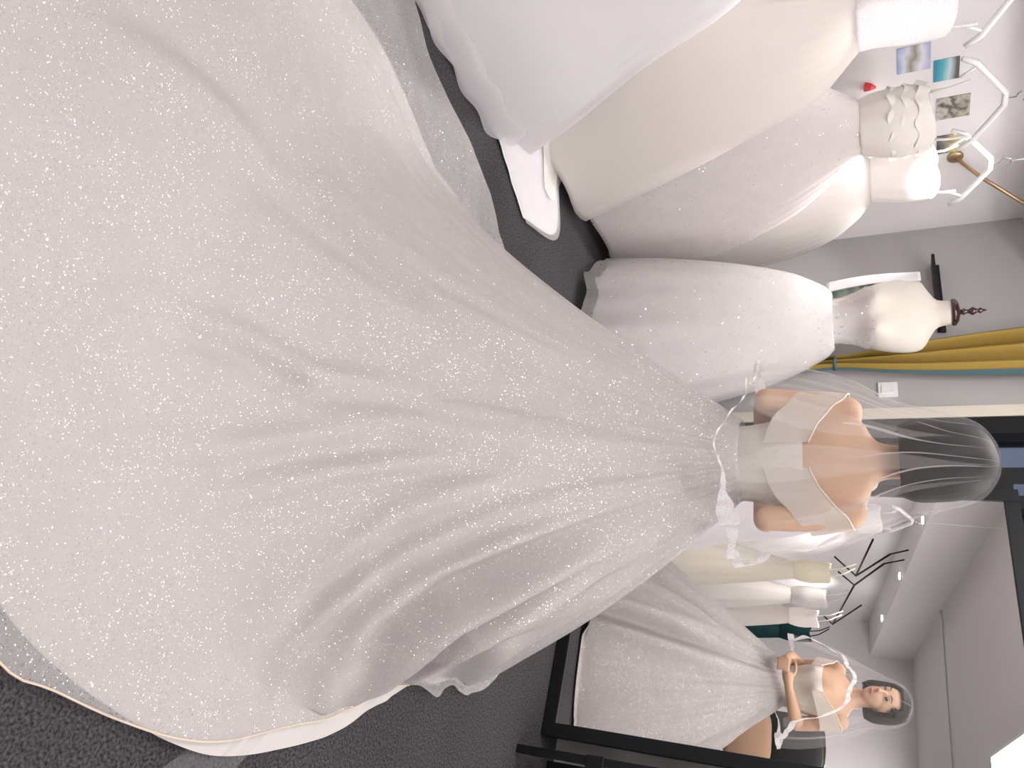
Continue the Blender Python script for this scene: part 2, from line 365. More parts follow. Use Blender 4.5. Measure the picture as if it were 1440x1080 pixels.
# ------------------------------------------------------------------ lamps
def ceiling_panel(a0, a1, b0, b1, label):
    t = thing('ceiling_panel_light', RP((a0+a1)/2, (b0+b1)/2, CEIL - .04), label, 'ceiling light', 'ceiling panel lights')
    for q in ((a0, a0+.02, b0, b1), (a1-.02, a1, b0, b1), (a0+.02, a1-.02, b0, b0+.02), (a0+.02, a1-.02, b1-.02, b1)):
        rbox('frame', *q, CEIL - .045, CEIL, M['white'], t)
    rbox('diffuser', a0 + .02, a1 - .02, b0 + .02, b1 - .02, CEIL - .04, CEIL - .02, M['panel'], t)
for q, l in zip(PANELS, ['white rectangular ceiling panel light, corner of it seen in mirror', 'added fill panel light above the dark window side, unseen', 'added fill panel light nearest the rear wall, unseen', 'added fill panel light above the right side wall, unseen', 'added fill panel light above the dress form and gowns, unseen', 'added fill panel light right above the standing mirror, unseen', 'added fill panel light behind the camera, unseen']):
    ceiling_panel(*q, l)
for i, b in enumerate(DOWNLIGHTS):
    p = RP(.33, b, 2.06)
    t = thing('downlight', p, ['small round downlight above the gown in the wall corner', 'small round downlight above the gown by the picture edge', 'small round downlight nearest the bride in the mirror', 'small round downlight over the zigzag rack in the mirror', 'small round downlight nearest the rear wall in mirror'][i], 'downlight', 'downlights in the bulkhead')
    MT = Matrix.Translation(p)
    MB().lathe([(.032, -.004), (.045, -.006), (.045, 0), (.032, 0)], MT).build('bezel', M['white'], t)
    MB().lathe([(.030, -.012), (.031, -.001)], MT).build('lens', M['dl'], t)
    ld = bpy.data.lights.new('downlight_beam', 'SPOT'); ld.energy = SPOT_W; ld.spot_size = R_(82); ld.spot_blend = .7; ld.shadow_soft_size = .03; ld.color = (1, .97, .95)
    lo = bpy.data.objects.new('beam', ld); COL.objects.link(lo); lo.parent = t
    lo.matrix_parent_inverse = t.matrix_basis.inverted(); lo.location = p + Vector((0, 0, -.02))

# ------------------------------------------------------------------ mirror
BR = Vector((1.4766, 2.9296, 0)); hv = Vector((-.8172, .5764, 0)); LEAN = R_(4.1)
nh = Vector((-.5764, -.8172, 0)); vv = Vector((0, 0, math.cos(LEAN))) - nh * math.sin(LEAN); nn = nh * math.cos(LEAN) + Vector((0, 0, math.sin(LEAN)))
MM = Matrix(((hv.x, vv.x, nn.x, BR.x), (hv.y, vv.y, nn.y, BR.y), (hv.z, vv.z, nn.z, BR.z + .002), (0, 0, 0, 1)))
mw, mh, fw = 1.235, 1.85, .056
mi = thing('standing_mirror', BR + hv * mw / 2, 'tall black framed mirror leaning on the wall, reflecting the bride', 'mirror')
for q in (((0, 0), (fw, mh)), ((mw - fw, 0), (mw, mh)), ((fw, 0), (mw - fw, fw)), ((fw, mh - fw), (mw - fw, mh))):
    MB().box((q[0][0], q[0][1], -.03), (q[1][0], q[1][1], .004), MM).build('frame_bar', M['blackframe'], mi, False, bevel=.003)
MB().box((fw, fw, -.012), (mw - fw, mh - fw, -.004), MM).build('glass', M['mirror'], mi, False)
MB().box((.02, .02, -.034), (mw - .02, mh - .02, -.030), MM).build('backing', M['darkbrown'], mi, False)

# ------------------------------------------------------------------ small things on the walls
lg = thing('wall_ledge', RP(.49, 0, 1.63), 'thin black picture ledge on the wall behind the dress form', 'shelf')
rbox('shelf_board', .275, .71, .001, .10, 1.622, 1.637, M['black'], lg, .002); rbox('back_rail', .275, .71, .001, .012, 1.637, 1.66, M['black'], lg)
pc = thing('framed_picture', RP(.42, 0, 1.2), 'framed dark green leafy print half hidden behind the dress form', 'picture')
rbox('frame', .36, .37, .001, .022, 1.02, 1.36, M['black'], pc); rbox('frame', .61, .62, .001, .022, 1.02, 1.36, M['black'], pc)
rbox('frame', .37, .61, .001, .022, 1.35, 1.36, M['black'], pc); rbox('frame', .37, .61, .001, .022, 1.02, 1.03, M['black'], pc)
rbox('print', .37, .61, .002, .012, 1.03, 1.35, print_mat('leaf_print', [(.02, .05, .03), (.10, .17, .12), (.35, .38, .36)], 22, 2, .9), pc)
def photo(b, z, w, h, m, label):
    o = MB().box((0, -w/2, -h/2), (.004, w/2, h/2)).build('photo_print', m, None, False)
    o.matrix_world = Matrix(((AX.x, BX.x, 0, 0), (AX.y, BX.y, 0, 0), (0, 0, 1, 0), (0, 0, 0, 1)))
    o.location = RP(.0005, b, z); tag(o, label, 'photo', 'photo prints on the wall')
photo(1.074, 1.556, .13, .13, print_mat('print_a', [(.30, .40, .68), (.62, .65, .72), (.28, .26, .22), (.74, .74, .80), (.42, .46, .72)], 9, 2, .35), 'blue and white photo print, lowest of the wall photos')
photo(.986, 1.684, .11, .10, print_mat('print_b', [(.05, .30, .42), (.12, .45, .55), (.55, .68, .70), (.12, .12, .12)], 6, 2, .2, -.05, .05), 'turquoise sea photo print on the wall')
photo(.776, 1.717, .12, .135, print_mat('print_c', [(.16, .15, .12), (.55, .53, .48), (.10, .09, .08), (.50, .46, .38), (.16, .16, .13)], 26, 2, .6), 'brown and grey photo print between the two hangers')
photo(.565, 1.716, .11, .12, print_mat('print_d', [(.07, .07, .09), (.20, .20, .20), (.70, .60, .20), (.72, .72, .74)], 18, 2, .4), 'dark photo print beside the brass wall flange')
rd = MB(); rd.tube([RP(.004, .977, 1.357), RP(.012, .977, 1.38), RP(.006, .965, 1.40)], [.024, .018, .006], 6)
tag(rd.build('paper_ornament', M['red'], None, False), 'small red folded paper ornament pinned on the wall', 'ornament')
# brass strut
bs = thing('brass_bracket', RP(0, .477, 1.737), 'brass rod with round flange rising from the wall behind the hangers', 'bracket')
fl = Matrix.Translation(RP(0, .477, 1.737)) @ Matrix(((0, BX.x, AX.x, 0), (0, BX.y, AX.y, 0), (1, 0, 0, 0), (0, 0, 0, 1)))
MB().lathe([(.036, 0), (.036, .006), (.030, .012), (.010, .016)], fl).build('flange', M['brass'], bs)
MB().tube([RP(.01, .477, 1.737), RP(.10, .40, 1.85), RP(.27, .30, 2.065)], .009, 10).build('rod', M['brass'], bs)
# switch
sw = thing('light_switch', RP(1.03, 0, 1.39), 'white light switch beside the yellow curtain', 'switch')
rbox('plate', .99, 1.075, 0, .008, 1.345, 1.43, M['white'], sw, .002); rbox('rocker', 1.01, 1.055, .008, .012, 1.36, 1.415, M['white'], sw, .001)

# curtain: gathered at the tie
ct = thing('curtain', RP(.92, .1, 0), 'ochre yellow curtain with teal edges, tied beside the window', 'curtain')
def curt(s, z, off=0):
    ctr, hw = lerpc([(.02, .90, .10), (.5, .915, .085), (1.0, .925, .045), (1.16, .928, .03), (1.37, .926, .06), (1.65, .92, .095), (1.95, .913, .118), (2.42, .90, .15)], z)
    a = ctr + (s * 2 - 1) * hw
    b = .105 + .032 * math.sin(s * 5.2 * PI + .4) * (.5 + hw * 4) + .008 * nz(s * 6, z * 2) + off
    return RP(a, b, z)
sheet('panel', 60, 60, lambda u, v: curt(.07 + .87 * u, .02 + 2.40 * v), M['yellow'], ct, thick=.002)
sheet('border', 8, 60, lambda u, v: curt(.07 * u, .02 + 2.40 * v), M['teal'], ct, thick=.002)
sheet('border', 10, 60, lambda u, v: curt(.94 + .06 * u, .02 + 2.40 * v), M['teal'], ct, thick=.002)
MB().tube([curt(s, 1.16) + BX * (.02 if 0 < s < 1 else 0) for s in (0, .2, .5, .8, 1)], .008, 8).build('tie', M['teal'], ct)
cr = thing('curtain_rod', RP(.9, .1, 2.43), 'black curtain rod above the yellow curtain', 'curtain rod')
MB().tube([RP(.6, .105, 2.43), RP(2.9, .105, 2.43)], .012, 10).build('rod', M['black'], cr)
for a in (.62, 2.88): MB().tube([RP(a, 0, 2.43), RP(a, .105, 2.43)], .009, 8).build('bracket', M['black'], cr)

# black rack beside the mirror
bk = thing('storage_rack', RP(3.25, .25, 0), 'low black rack with dark boards beside the mirror', 'rack')
for a in (2.92, 3.66):
    for b in (.06, .40): rbox('post', a - .015, a + .015, b - .015, b + .015, 0, 1.1, M['black'], bk)
for z in (.29, .63, 1.05): rbox('shelf_board', 2.90, 3.68, .05, .42, z, z + .07, M['blackframe'], bk, .004)
for z in (.37, .71): rbox('back_panel', 2.935, 3.645, .05, .06, z, z + .25, M['darkbrown'], bk)

# ------------------------------------------------------------------ hanging gowns
def hanger(p, wdir, drop=.0, w=.2, label='', top=2.06, tilt=0):
    """white plastic hanger: arms, crossbar ends, hook, cord up to the bulkhead; p = neck of the hanger"""
    t = thing('clothes_hanger', p, label, 'hanger', 'white hangers on the left wall')
    p = Vector(p); wdir = Vector(wdir)
    def P(x, z): return p + wdir * (x * math.cos(tilt) - z * math.sin(tilt) * 0) + Vector((0, 0, z + x * math.sin(tilt)))
    pts = [P(-w, -.165), P(-w*.85, -.115), P(-w*.45, -.055), P(-.03, -.008), P(.03, -.008), P(w*.45, -.055), P(w*.85, -.115), P(w, -.165)]
    MB().tube(pts, [.010, .013, .012, .013, .013, .012, .013, .010], 8).build('shoulder_bar', M['white'], t)
    MB().tube([P(-w*.8, -.105), P(-w*.62, -.17)], .006, 8).build('notch_bar', M['white'], t)
    MB().tube([P(w*.8, -.105), P(w*.62, -.17)], .006, 8).build('notch_bar', M['white'], t)
    hk = [P(0, -.008), P(0, .03)] + [P(.022 * math.sin(q) , .052 - .022 * math.cos(q)) for q in np.linspace(.2, PI * 1.5, 9)]
    MB().tube(hk, .003, 6).build('hook', M['chrome'], t)
    MB().tube([P(0, .072), Vector((P(0, 0).x, P(0, 0).y, top))], .002, 6).build('cord', M['white'], t)
    return t
def gown(base, wdir, fdir, label, prof, bod, mats, seed=0, folds=9, amp=.05, straps=None, hem_wave=.012, overlay=True, group='gowns on the left wall', nseg=120, nz_=46, ovx=.02, hemdrop=-.012, beads=False):
    """prof: (z, half width, half depth, cx, cy) from hem up to waist; bod the same from waist to bust"""
    base = Vector(base); wdir = Vector(wdir).normalized(); fdir = Vector(fdir).normalized()
    t = thing('hanging_gown', base, label, 'gown', group)
    prof = sorted(prof); bod = sorted(bod)
    ph = [random.Random(seed).uniform(0, 6.3) for _ in range(6)]
    z0, z1 = prof[0][0], prof[-1][0]
    def ring(z, u, grow=0, drop=0):
        hw, hd, cx, cy = lerpc(prof, z)
        k = (z1 - z) / (z1 - z0)
        q = 2 * PI * u
        f = amp * (k ** .8) * (math.sin(folds * q + ph[0] + 1.2 * math.sin(q + ph[1])) * .6 + .5 * math.sin((folds * 2 + 1) * q + ph[2]) * .6 + .5 * nz(math.cos(q) * 2.2 + seed, math.sin(q) * 2.2, z * .8))
        f += (.012 * (1 - k) + .004) * math.sin(34 * q + ph[3] + 2 * nz(math.cos(q) * 2, math.sin(q) * 2, seed)) * min(1, k * 8)
        zz = z + drop * k + hem_wave * k ** 6 * math.sin(folds * q + ph[4])
        P = base + wdir * (cx + (hw + grow) * (1 + f) * math.cos(q)) + fdir * (cy + (hd + grow * .5) * (1 + f) * math.sin(q)) + Vector((0, 0, max(.006, zz)))
        return P + BX * max(0, .03 + grow * .3 - (P - K0).dot(BX)) + AX * max(0, .02 - (P - K0).dot(AX))
    sheet('skirt', nseg, nz_, lambda u, v: ring(z0 + (z1 - z0) * v, u), mats['skirt'], t, wrap=True)
    if overlay:
        sheet('tulle_overlay', nseg, nz_, lambda u, v: ring(z0 + (z1 - z0) * v, u + .013, ovx * (1 - v) + .004, hemdrop), mats['overlay'], t, wrap=True)
        sheet('tulle_underlay', nseg, 14, lambda u, v: ring(z0 + (z1 - z0) * .35 * v, u + .03, -.02 * (1 - v) - .006, hemdrop * 1.4), mats['overlay'], t, wrap=True)
    bz0, bz1 = bod[0][0], bod[-1][0]
    def br(z, u, frill=0):
        hw, hd, cx, cy = lerpc(bod, z); q = 2 * PI * u
        f = 1 + .04 * nz(math.cos(q) * 3 + seed, math.sin(q) * 3, z * 9)
        zz = z + (.03 * abs(math.sin(q * 1.0)) * (math.cos(2 * q) * -.5 + .5) if z > bz1 - .02 else 0)
        return base + wdir * (cx + hw * f * math.cos(q)) + fdir * (cy + hd * f * math.sin(q)) + Vector((0, 0, zz))
    bo = sheet('bodice', 72, 16, lambda u, v: br(bz0 + (bz1 - bz0) * v, u), mats['bodice'], t, wrap=True, thick=.004)
    if straps:
        for a, b_ in straps:
            MB().tube([base + wdir * a[0] + fdir * a[1] + Vector((0, 0, a[2])), base + wdir * (a[0]*.6+b_[0]*.4) + fdir * (a[1] * .6 + b_[1]*.4 + .01) + Vector((0, 0, a[2]*.5+b_[2]*.5)), base + wdir * b_[0] + fdir * b_[1] + Vector((0, 0, b_[2]))], .006, 8).build('strap', mats['bodice'], t)
    return t
# four gowns side by side, nearest the wall corner first
def straps(x, z0, z1, y=0): return [((-x, y, z0), (-x * 1.15, 0, z1)), ((x, y, z0), (x * 1.15, 0, z1))]
gD = gown(RP(.22, .60), BX, AX, 'brightly lit plain white gown hung nearest the wall corner', [(.05, .56, .12, .0, 0), (.5, .53, .11, 0, 0), (.9, .46, .10, 0, 0), (1.15, .36, .09, 0, 0), (1.3, .22, .08, 0, 0), (1.36, .12, .07, 0, 0)],
     [(1.35, .121, .071, 0, 0), (1.42, .13, .08, 0, 0), (1.52, .15, .09, 0, 0), (1.62, .15, .07, 0, 0)],
     dict(skirt=M['warmwhite'], overlay=M['tulle_cream'], bodice=M['warmwhite']), 3, 7, .04, straps(.12, 1.61, 1.72))
hanger(RP(.22, .60, 1.86), BX, label='white hanger holding the plain white gown nearest the wall corner', w=.225, top=2.06)
gC = gown(RP(.385, 1.06), BX, AX, 'sequin flecked ivory gown with ruffled cream bodice, second from the wall corner', [(.08, .60, .085, -.13, 0), (.35, .57, .085, -.12, 0), (.62, .53, .085, -.11, 0), (1.0, .39, .085, -.06, 0), (1.2, .25, .08, -.02, 0), (1.33, .13, .075, 0, 0)],
     [(1.32, .131, .076, 0, 0), (1.37, .15, .09, 0, 0), (1.45, .165, .10, 0, .01), (1.53, .165, .095, 0, .01), (1.58, .15, .08, 0, .01)],
     dict(skirt=M['pinkwhite'], overlay=M['tulle_spark'], bodice=M['cream']), 5, 8, .05, straps(.12, 1.57, 1.73))
for k in range(3):                                                # ruffles round the neckline
    def ruf(u, v, k=k):
        q = 2 * PI * u; r = 1.02 + .10 * v + .05 * math.sin(q * 11 + k * 2) * v; z = 1.585 - .05 * k - .045 * v + .008 * math.sin(q * 9 + k)
        return RP(.385, 1.06) + BX * (.155 * r * math.cos(q)) + AX * (.01 + .088 * r * math.sin(q)) + Vector((0, 0, z))
    sheet('ruffle', 90, 5, ruf, M['cream'], gC, wrap=True)
hanger(RP(.37, 1.07, 1.865), BX, label='white hanger above the ruffled cream bodice', w=.225, top=CEIL)
gB = gown(RP(.53, 1.57), BX, AX, 'wide cream gown with lace bodice, third from the wall corner', [(.07, .64, .10, 0, .0), (.3, .56, .10, 0, 0), (.58, .46, .10, 0, 0), (1.0, .30, .09, .01, 0), (1.2, .23, .08, .04, 0), (1.34, .12, .075, .09, 0)],
     [(1.33, .121, .076, .09, 0), (1.39, .125, .085, .10, 0), (1.48, .15, .10, .11, 0), (1.58, .155, .09, .11, 0), (1.62, .15, .08, .11, 0)],
     dict(skirt=M['cream'], overlay=M['tulle_cream'], bodice=M['lace']), 8, 6, .025, [((x + .11, 0, 1.61), (x * 1.15 + .11, 0, 1.72)) for x in (-.12, .12)])
hanger(RP(.53, 1.68, 1.85), BX, label='white hanger above the lace bodice at the picture edge', w=.22, top=CEIL)
gA = gown(RP(.70, 2.35), BX, AX, 'cool white layered tulle gown nearest the camera, hem pooled on the carpet', [(.012, .76, .17, 0, .04), (.27, .68, .16, 0, .03), (.62, .53, .14, 0, 0), (.96, .40, .12, 0, 0), (1.2, .22, .1, 0, 0), (1.34, .11, .08, 0, 0)],
     [(1.33, .111, .081, 0, 0), (1.38, .12, .09, 0, 0), (1.48, .15, .10, 0, 0), (1.58, .155, .09, 0, 0), (1.62, .15, .08, 0, 0)],
     dict(skirt=M['whitesatin'], overlay=M['tulle_white'], bodice=M['lace']), 9, 8, .035, straps(.12, 1.61, 1.72), ovx=.05)
hanger(RP(.70, 2.35, 1.85), BX, label='white hanger of the cool white tulle gown nearest the camera', w=.22, top=CEIL)

for k in range(2):
    def hemr(u, v, k=k):
        q = 2 * PI * u; g = 1 + .02 * math.sin(q * 13 + k * 2) + .03 * nz(math.cos(q) * 4, math.sin(q) * 4, k * 5)
        e = (.01 + .02 * k) + (.04 + .02 * math.sin(q * 8 + k * 3)) * v
        return RP(.70, 2.35) + BX * ((.76 + e) * g * math.cos(q)) + AX * (.04 + (.17 + e) * g * math.sin(q)) + Vector((0, 0, .10 * (1 - v) ** 1.5 + .012 + .01 * math.sin(q * 21 + k)))
    sheet('hem_flounce', 160, 6, hemr, M['tulle_white'], gA, wrap=True)
# pooled hem of the tulle gown on the carpet
def pool(u, v, grow=0.):
    p0 = Vector((.84 - .58 * u, 1.86 - .52 * u, 0)); p1 = Vector((1.0 - .56 * u ** 1.3, 1.40 - .30 * u + .05 * math.sin(u * 9), 0)); p1 += Vector((.05, -.09, 0)) * math.sin(PI * min(1, u * 1.25))
    p = p0.lerp(p1, v)
    h = .012 + (.11 * math.sin(PI * u) * (1 - .75 * v) - .05 * math.exp(-((u - .55) / .16) ** 2) * math.sin(PI * v)) * (1 - .6 * v * v) + .018 * nz(u * 6, v * 5, 3) * (1 - v) + grow
    return RP(p.x, p.y, max(.006 + grow, h))
sheet('pooled_hem', 40, 30, pool, M['whitesatin'], gA)
sheet('pooled_tulle', 40, 30, lambda u, v: pool(u, v * 1.05, .008), M['tulle_white'], gA)
def fold(u, v):
    p = pool(.40 + .36 * u, .16 + .62 * v * (1 - .5 * abs(u - .5))); return p + Vector((0, 0, .012 + .03 * math.sin(PI * u) * (1 - v)))
sheet('lining_fold', 16, 16, fold, M['cream'], gA)

# reflected rack: black zigzag rails under the bulkhead with gowns
def zig(pts, tails, label):
    t = thing('zigzag_rail', RP(.3, pts[0][0], pts[0][1]), label, 'clothes rail', 'black zigzag rails')
    for i in range(len(pts) - 1):
        MB().tube([RP(.33, *pts[i]), RP(.33, *pts[i+1])], .009, 8).build('rail_bar', M['black'], t)
    for p, q in tails: MB().tube([RP(.33, *p), RP(.33, *q)], .008, 8).build('rail_arm', M['black'], t)
    MB().tube([RP(.33, *pts[-1]), RP(.27, pts[-1][0], 2.07)], .007, 8).build('hanger_rod', M['black'], t)
zig([(3.56, 1.74), (4.45, 1.69), (3.85, 1.91)], [((4.45, 1.69), (4.03, 1.47))], 'black zigzag clothes rail seen in the mirror, nearer the bride')
zig([(5.98, 1.60), (4.7, 1.70), (4.08, 1.89)], [((4.7, 1.70), (4.39, 1.53)), ((5.98, 1.60), (5.25, 1.82)), ((5.98, 1.60), (5.73, 1.49))], 'black zigzag clothes rail seen in the mirror, farther back')
for b, m, l, zt in ((4.15, M['palecream'], 'pale yellow gown on the zigzag rail, seen in the mirror', 1.42), (4.85, M['warmwhite'], 'warm white gown on the zigzag rail, seen in the mirror', 1.44), (5.5, M['cream'], 'cream gown farthest along the zigzag rail, seen in the mirror', 1.40)):
    gown(RP(.45, b), BX, AX, l, [(.03, .34, .26, 0, 0), (.6, .23, .17, 0, 0), (1.0, .13, .1, 0, 0), (1.12, .1, .075, 0, 0)], [(1.11, .101, .076, 0, 0), (1.25, .14, .1, 0, 0), (zt, .15, .08, 0, 0)],
         dict(skirt=m, overlay=M['tulle_cream'], bodice=m), int(b * 10), 8, .06, [((-.1, 0, zt), (-.06, -.1, 1.66)), ((.1, 0, zt), (.06, -.1, 1.66))], group='gowns on the zigzag rails', nseg=72, nz_=24)
gown(RP(.42, 6.15), BX, AX, 'dark teal dress at the far end of the rail, seen in the mirror', [(.3, .24, .18, 0, 0), (.7, .17, .13, 0, 0), (1.05, .11, .08, 0, 0)], [(1.04, .111, .081, 0, 0), (1.2, .15, .1, 0, 0), (1.36, .15, .08, 0, 0)],
     dict(skirt=M['tealdress'], overlay=M['tealdress'], bodice=M['tealdress']), 66, 7, .06, [((-.1, 0, 1.36), (-.04, -.1, 1.58)), ((.1, 0, 1.36), (.04, -.1, 1.58))], overlay=False, group='gowns on the zigzag rails', nseg=72, nz_=20)

# ------------------------------------------------------------------ dress form and its gown
DF = Vector((-.22, 3.97, 0)); DR = R_(-6)          # faces the camera
dfw = Vector((math.cos(DR), math.sin(DR), 0)); dff = Vector((math.sin(DR), -math.cos(DR), 0))
df = thing('dress_form', DF, 'cream dress form with dark wooden neck cap and finial', 'dress form')
torso = [(1.02, .15, .10, 0), (1.10, .112, .085, 0), (1.18, .100, .080, 0), (1.26, .116, .092, .005), (1.34, .150, .105, .01), (1.42, .168, .10, .008), (1.49, .172, .085, 0), (1.54, .155, .07, -.01), (1.575, .10, .06, -.015), (1.60, .066, .055, -.018), (1.635, .056, .052, -.015), (1.66, .054, .051, -.012)]
def torso_ring(z, n=56, grow=0):
    hw, hd, cy = lerpc(torso, z); r = []
    for j in range(n):
        q = 2 * PI * j / n
        x = (hw + grow) * math.cos(q); y = (hd + grow) * math.sin(q) + cy
        if math.sin(q) > 0:
            y += .05 * math.exp(-((z - 1.35) / .055) ** 2) * (math.exp(-((x - .075) / .05) ** 2) + math.exp(-((x + .075) / .05) ** 2))
        r.append(DF + dfw * x + dff * y + Vector((0, 0, z)))
    return r
MB().rings([torso_ring(z) for z in np.linspace(1.02, 1.66, 48)]).build('torso', M['form'], df)
DT = Matrix.Translation(DF + dff * -.012)
nc = MB().lathe([(.02, 1.655), (.058, 1.66), (.062, 1.668), (.06, 1.676), (.045, 1.688), (.02, 1.694)], DT).build('neck_cap', M['wood'], df)
MB().lathe([(.012, 1.69), (.011, 1.70), (.016, 1.708), (.010, 1.716), (.009, 1.726), (.020, 1.742), (.012, 1.754), (.008, 1.762), (.014, 1.772), (.007, 1.78), (.004, 1.792), (.001, 1.797)], DT, 14).build('finial', M['wood'], nc)
MB().lathe([(.016, .06), (.016, 1.02)], DT).build('pole', M['wood'], df)
MB().lathe([(.16, 0), (.16, .012), (.10, .03), (.02, .06)], DT).build('base', M['wood'], df)
fg = thing('form_gown', DF, 'strapless white tulle gown with sequin bodice on the dress form', 'gown')
sheet('bodice', 56, 14, lambda u, v: (lambda z: torso_ring(z + .0, 56, .007 + .003 * math.sin(u * 40 * PI + z * 60))[int(round(u * 56)) % 56] + Vector((0, 0, 0)))(1.14 + (.17 + .045 * abs(math.sin(2 * PI * u)) * (1 if u < .5 else -.3)) * v), M['sequin'], fg, wrap=True)
fprof = [(.10, .40, .40, .03, .02), (.4, .37, .37, .02, .01), (.75, .31, .30, .01, 0), (1.0, .235, .21, 0, 0), (1.10, .185, .15, 0, 0), (1.155, .15, .115, 0, 0), (1.17, .128, .095, 0, 0)]
def fring(z, u, grow=0, drop=0, seed=0, amp=.05):
    hw, hd, cx, cy = lerpc(fprof, z); k = (1.17 - z) / 1.07; q = 2 * PI * u
    f = amp * k * (math.sin(9 * q + seed) * .5 + .5 * math.sin(16 * q + 2 + seed) + .6 * nz(math.cos(q) * 2 + seed, math.sin(q) * 2, z))
    lim = .0
    P = DF + dfw * (cx + (hw + grow) * (1 + f) * math.cos(q)) + dff * (cy + (hd + grow) * (1 + f) * math.sin(q)) + Vector((0, 0, z + drop * k + .02 * k ** 5 * math.sin(7 * q + seed)))
    b = (P - K0).dot(BX)                       # pressed flat where it meets curtain and wall
    return P + BX * max(0, .17 + grow * .3 - b)
sheet('skirt', 140, 40, lambda u, v: fring(.10 + 1.07 * v, u), M['form_gown'], fg, wrap=True)
sheet('tulle_overlay', 140, 40, lambda u, v: fring(.10 + 1.07 * v, u, .03 * (1 - v) + .008, -.05), M['tulle_spark'], fg, wrap=True)
# sheer sleeve hanging from the shoulder of the form
def slv(u, v):
    z = 1.545 - .40 * v; x = -.150 - .052 * u - .012 * math.sin(v * PI) + .012 * v; y = .035 - .05 * u + .008 * math.sin(v * 5 + u * 4)
    return DF + dfw * x + dff * y + Vector((0, 0, z))
sheet('sleeve', 14, 24, slv, M['whitesatin'], fg, thick=.003)

# ------------------------------------------------------------------ black chair (seen in the mirror)
CP = Vector((-1.50, .22, 0)); crz = R_(-38)
CM = Matrix.Translation(CP) @ Matrix.Rotation(crz, 4, 'Z')
ch = thing('high_back_chair', CP, 'black leather chair with tall rounded back, seen in the mirror', 'chair', rz=crz)
def pad(name, w, d, h, c, Mx, r=.06):
    rings = []
    for z, k in ((-h/2, .8), (-h/2 + .02, .95), (-h/4, 1), (0, 1.02), (h/4, 1), (h/2 - .02, .95), (h/2, .8)):
        rings.append([Mx @ Vector((c[0] + k * w/2 * math.copysign(abs(math.cos(q)) ** .5, math.cos(q)), c[1] + k * d/2 * math.copysign(abs(math.sin(q)) ** .5, math.sin(q)), c[2] + z)) for q in np.linspace(0, 2*PI, 33)[:-1]])
    return MB().rings(rings).build(name, M['leather'], ch)
pad('seat', .52, .5, .1, (0, .02, .5), CM)
BK = CM @ Matrix.Translation((0, -.24, .98)) @ Matrix.Rotation(R_(82), 4, 'X')
pad('backrest', .5, .84, .1, (0, 0, 0), BK)
for s in (-1, 1): MB().tube([(s*.27, -.2, .55), (s*.29, -.1, .7), (s*.29, .15, .7), (s*.27, .2, .55)], .02, 8).build('armrest', M['black'], ch, M=CM)
MB().lathe([(.025, .08), (.025, .45)], CM).build('post', M['chrome'], ch)
for k in range(5):
    q = 2 * PI * k / 5; l = MB().tube([(0, 0, .1), (.3 * math.cos(q), .3 * math.sin(q), .06)], [.025, .015], 8).build('base_leg', M['black'], ch, M=CM)
    MB().ball((.3 * math.cos(q), .3 * math.sin(q), .027), .027, 10).build('caster', M['black'], l, M=CM)

cu = thing('cushion', CM @ Vector((0, -.09, .56)), 'tan cushion on the black high back chair, seen in the mirror', 'cushion')
ch_, ch = ch, cu
CU = CM @ Matrix.Translation((0, -.105, .765)) @ Matrix.Rotation(R_(80), 4, 'X')
pad('cover', .46, .40, .13, (0, 0, 0), CU).data.materials[0] = mat('tan_cloth', (.50, .32, .21), .8, var=.1, bump=.1)
ch = ch_
# ------------------------------------------------------------------ the bride
BP = Vector((.255, 2.32, 0)); BRZ = R_(-20)
BMx = Matrix.Translation(BP + Vector((.012, 0, 0))) @ Matrix.Rotation(BRZ, 4, 'Z')
tors = [(.80, .150, .105, 0), (.86, .148, .105, 0), (.92, .12, .088, 0), (.97, .102, .076, 0), (1.02, .106, .08, 0), (1.10, .124, .09, 0), (1.17, .138, .094, 0), (1.23, .142, .085, -.004), (1.275, .140, .066, -.01), (1.305, .110, .056, -.014), (1.33, .062, .052, -.014), (1.36, .048, .05, -.010), (1.41, .045, .048, .0), (1.46, .045, .048, .0)]
def ell(t, z, n=48, grow=0, bust=True):
    hw, hd, cy = lerpc(t, z); r = []
    for j in range(n):
        q = 2 * PI * j / n; x = (hw + grow) * math.cos(q); y = (hd + grow) * math.sin(q) + cy
        if bust and math.sin(q) > 0: y += .042 * math.exp(-((z - 1.135) / .05) ** 2) * (math.exp(-((x - .065) / .045) ** 2) + math.exp(-((x + .065) / .045) ** 2))
        if math.sin(q) < 0: y += .010 * math.exp(-(x / .02) ** 2)          # spine
        r.append(Vector((x, y, z)))
    return r
def hand(mb, w, palm, tips, th, back):
    w = Vector(w); palm = Vector(palm); d = (palm - w)
    mb.tube([w, w + d * .35, w + d * .8, palm], [.021, .027, .031, .026], 10)
    for tip, base, mid in tips: mb.tube([base, mid, (Vector(mid) + Vector(tip)) / 2 + Vector((0, .004, 0)), tip], [.0085, .0088, .008, .0065], 8)
    mb.tube(th, [.011, .010, .009, .007], 8)
HZ = -.016
body = MB()
body.rings([ell(tors, z) for z in np.linspace(.80, 1.46, 50)])
body.ball((0, -.004, 1.515 + HZ), (.073, .088, .095), 24); body.ball((0, .026, 1.455 + HZ), (.054, .062, .068), 20); body.ball((0, .05, 1.41 + HZ), (.028, .03, .022), 12)
body.tube([(0, .088, 1.505 + HZ), (0, .098, 1.485 + HZ), (0, .106, 1.463 + HZ), (0, .09, 1.452 + HZ)], [.008, .010, .013, .009], 8)
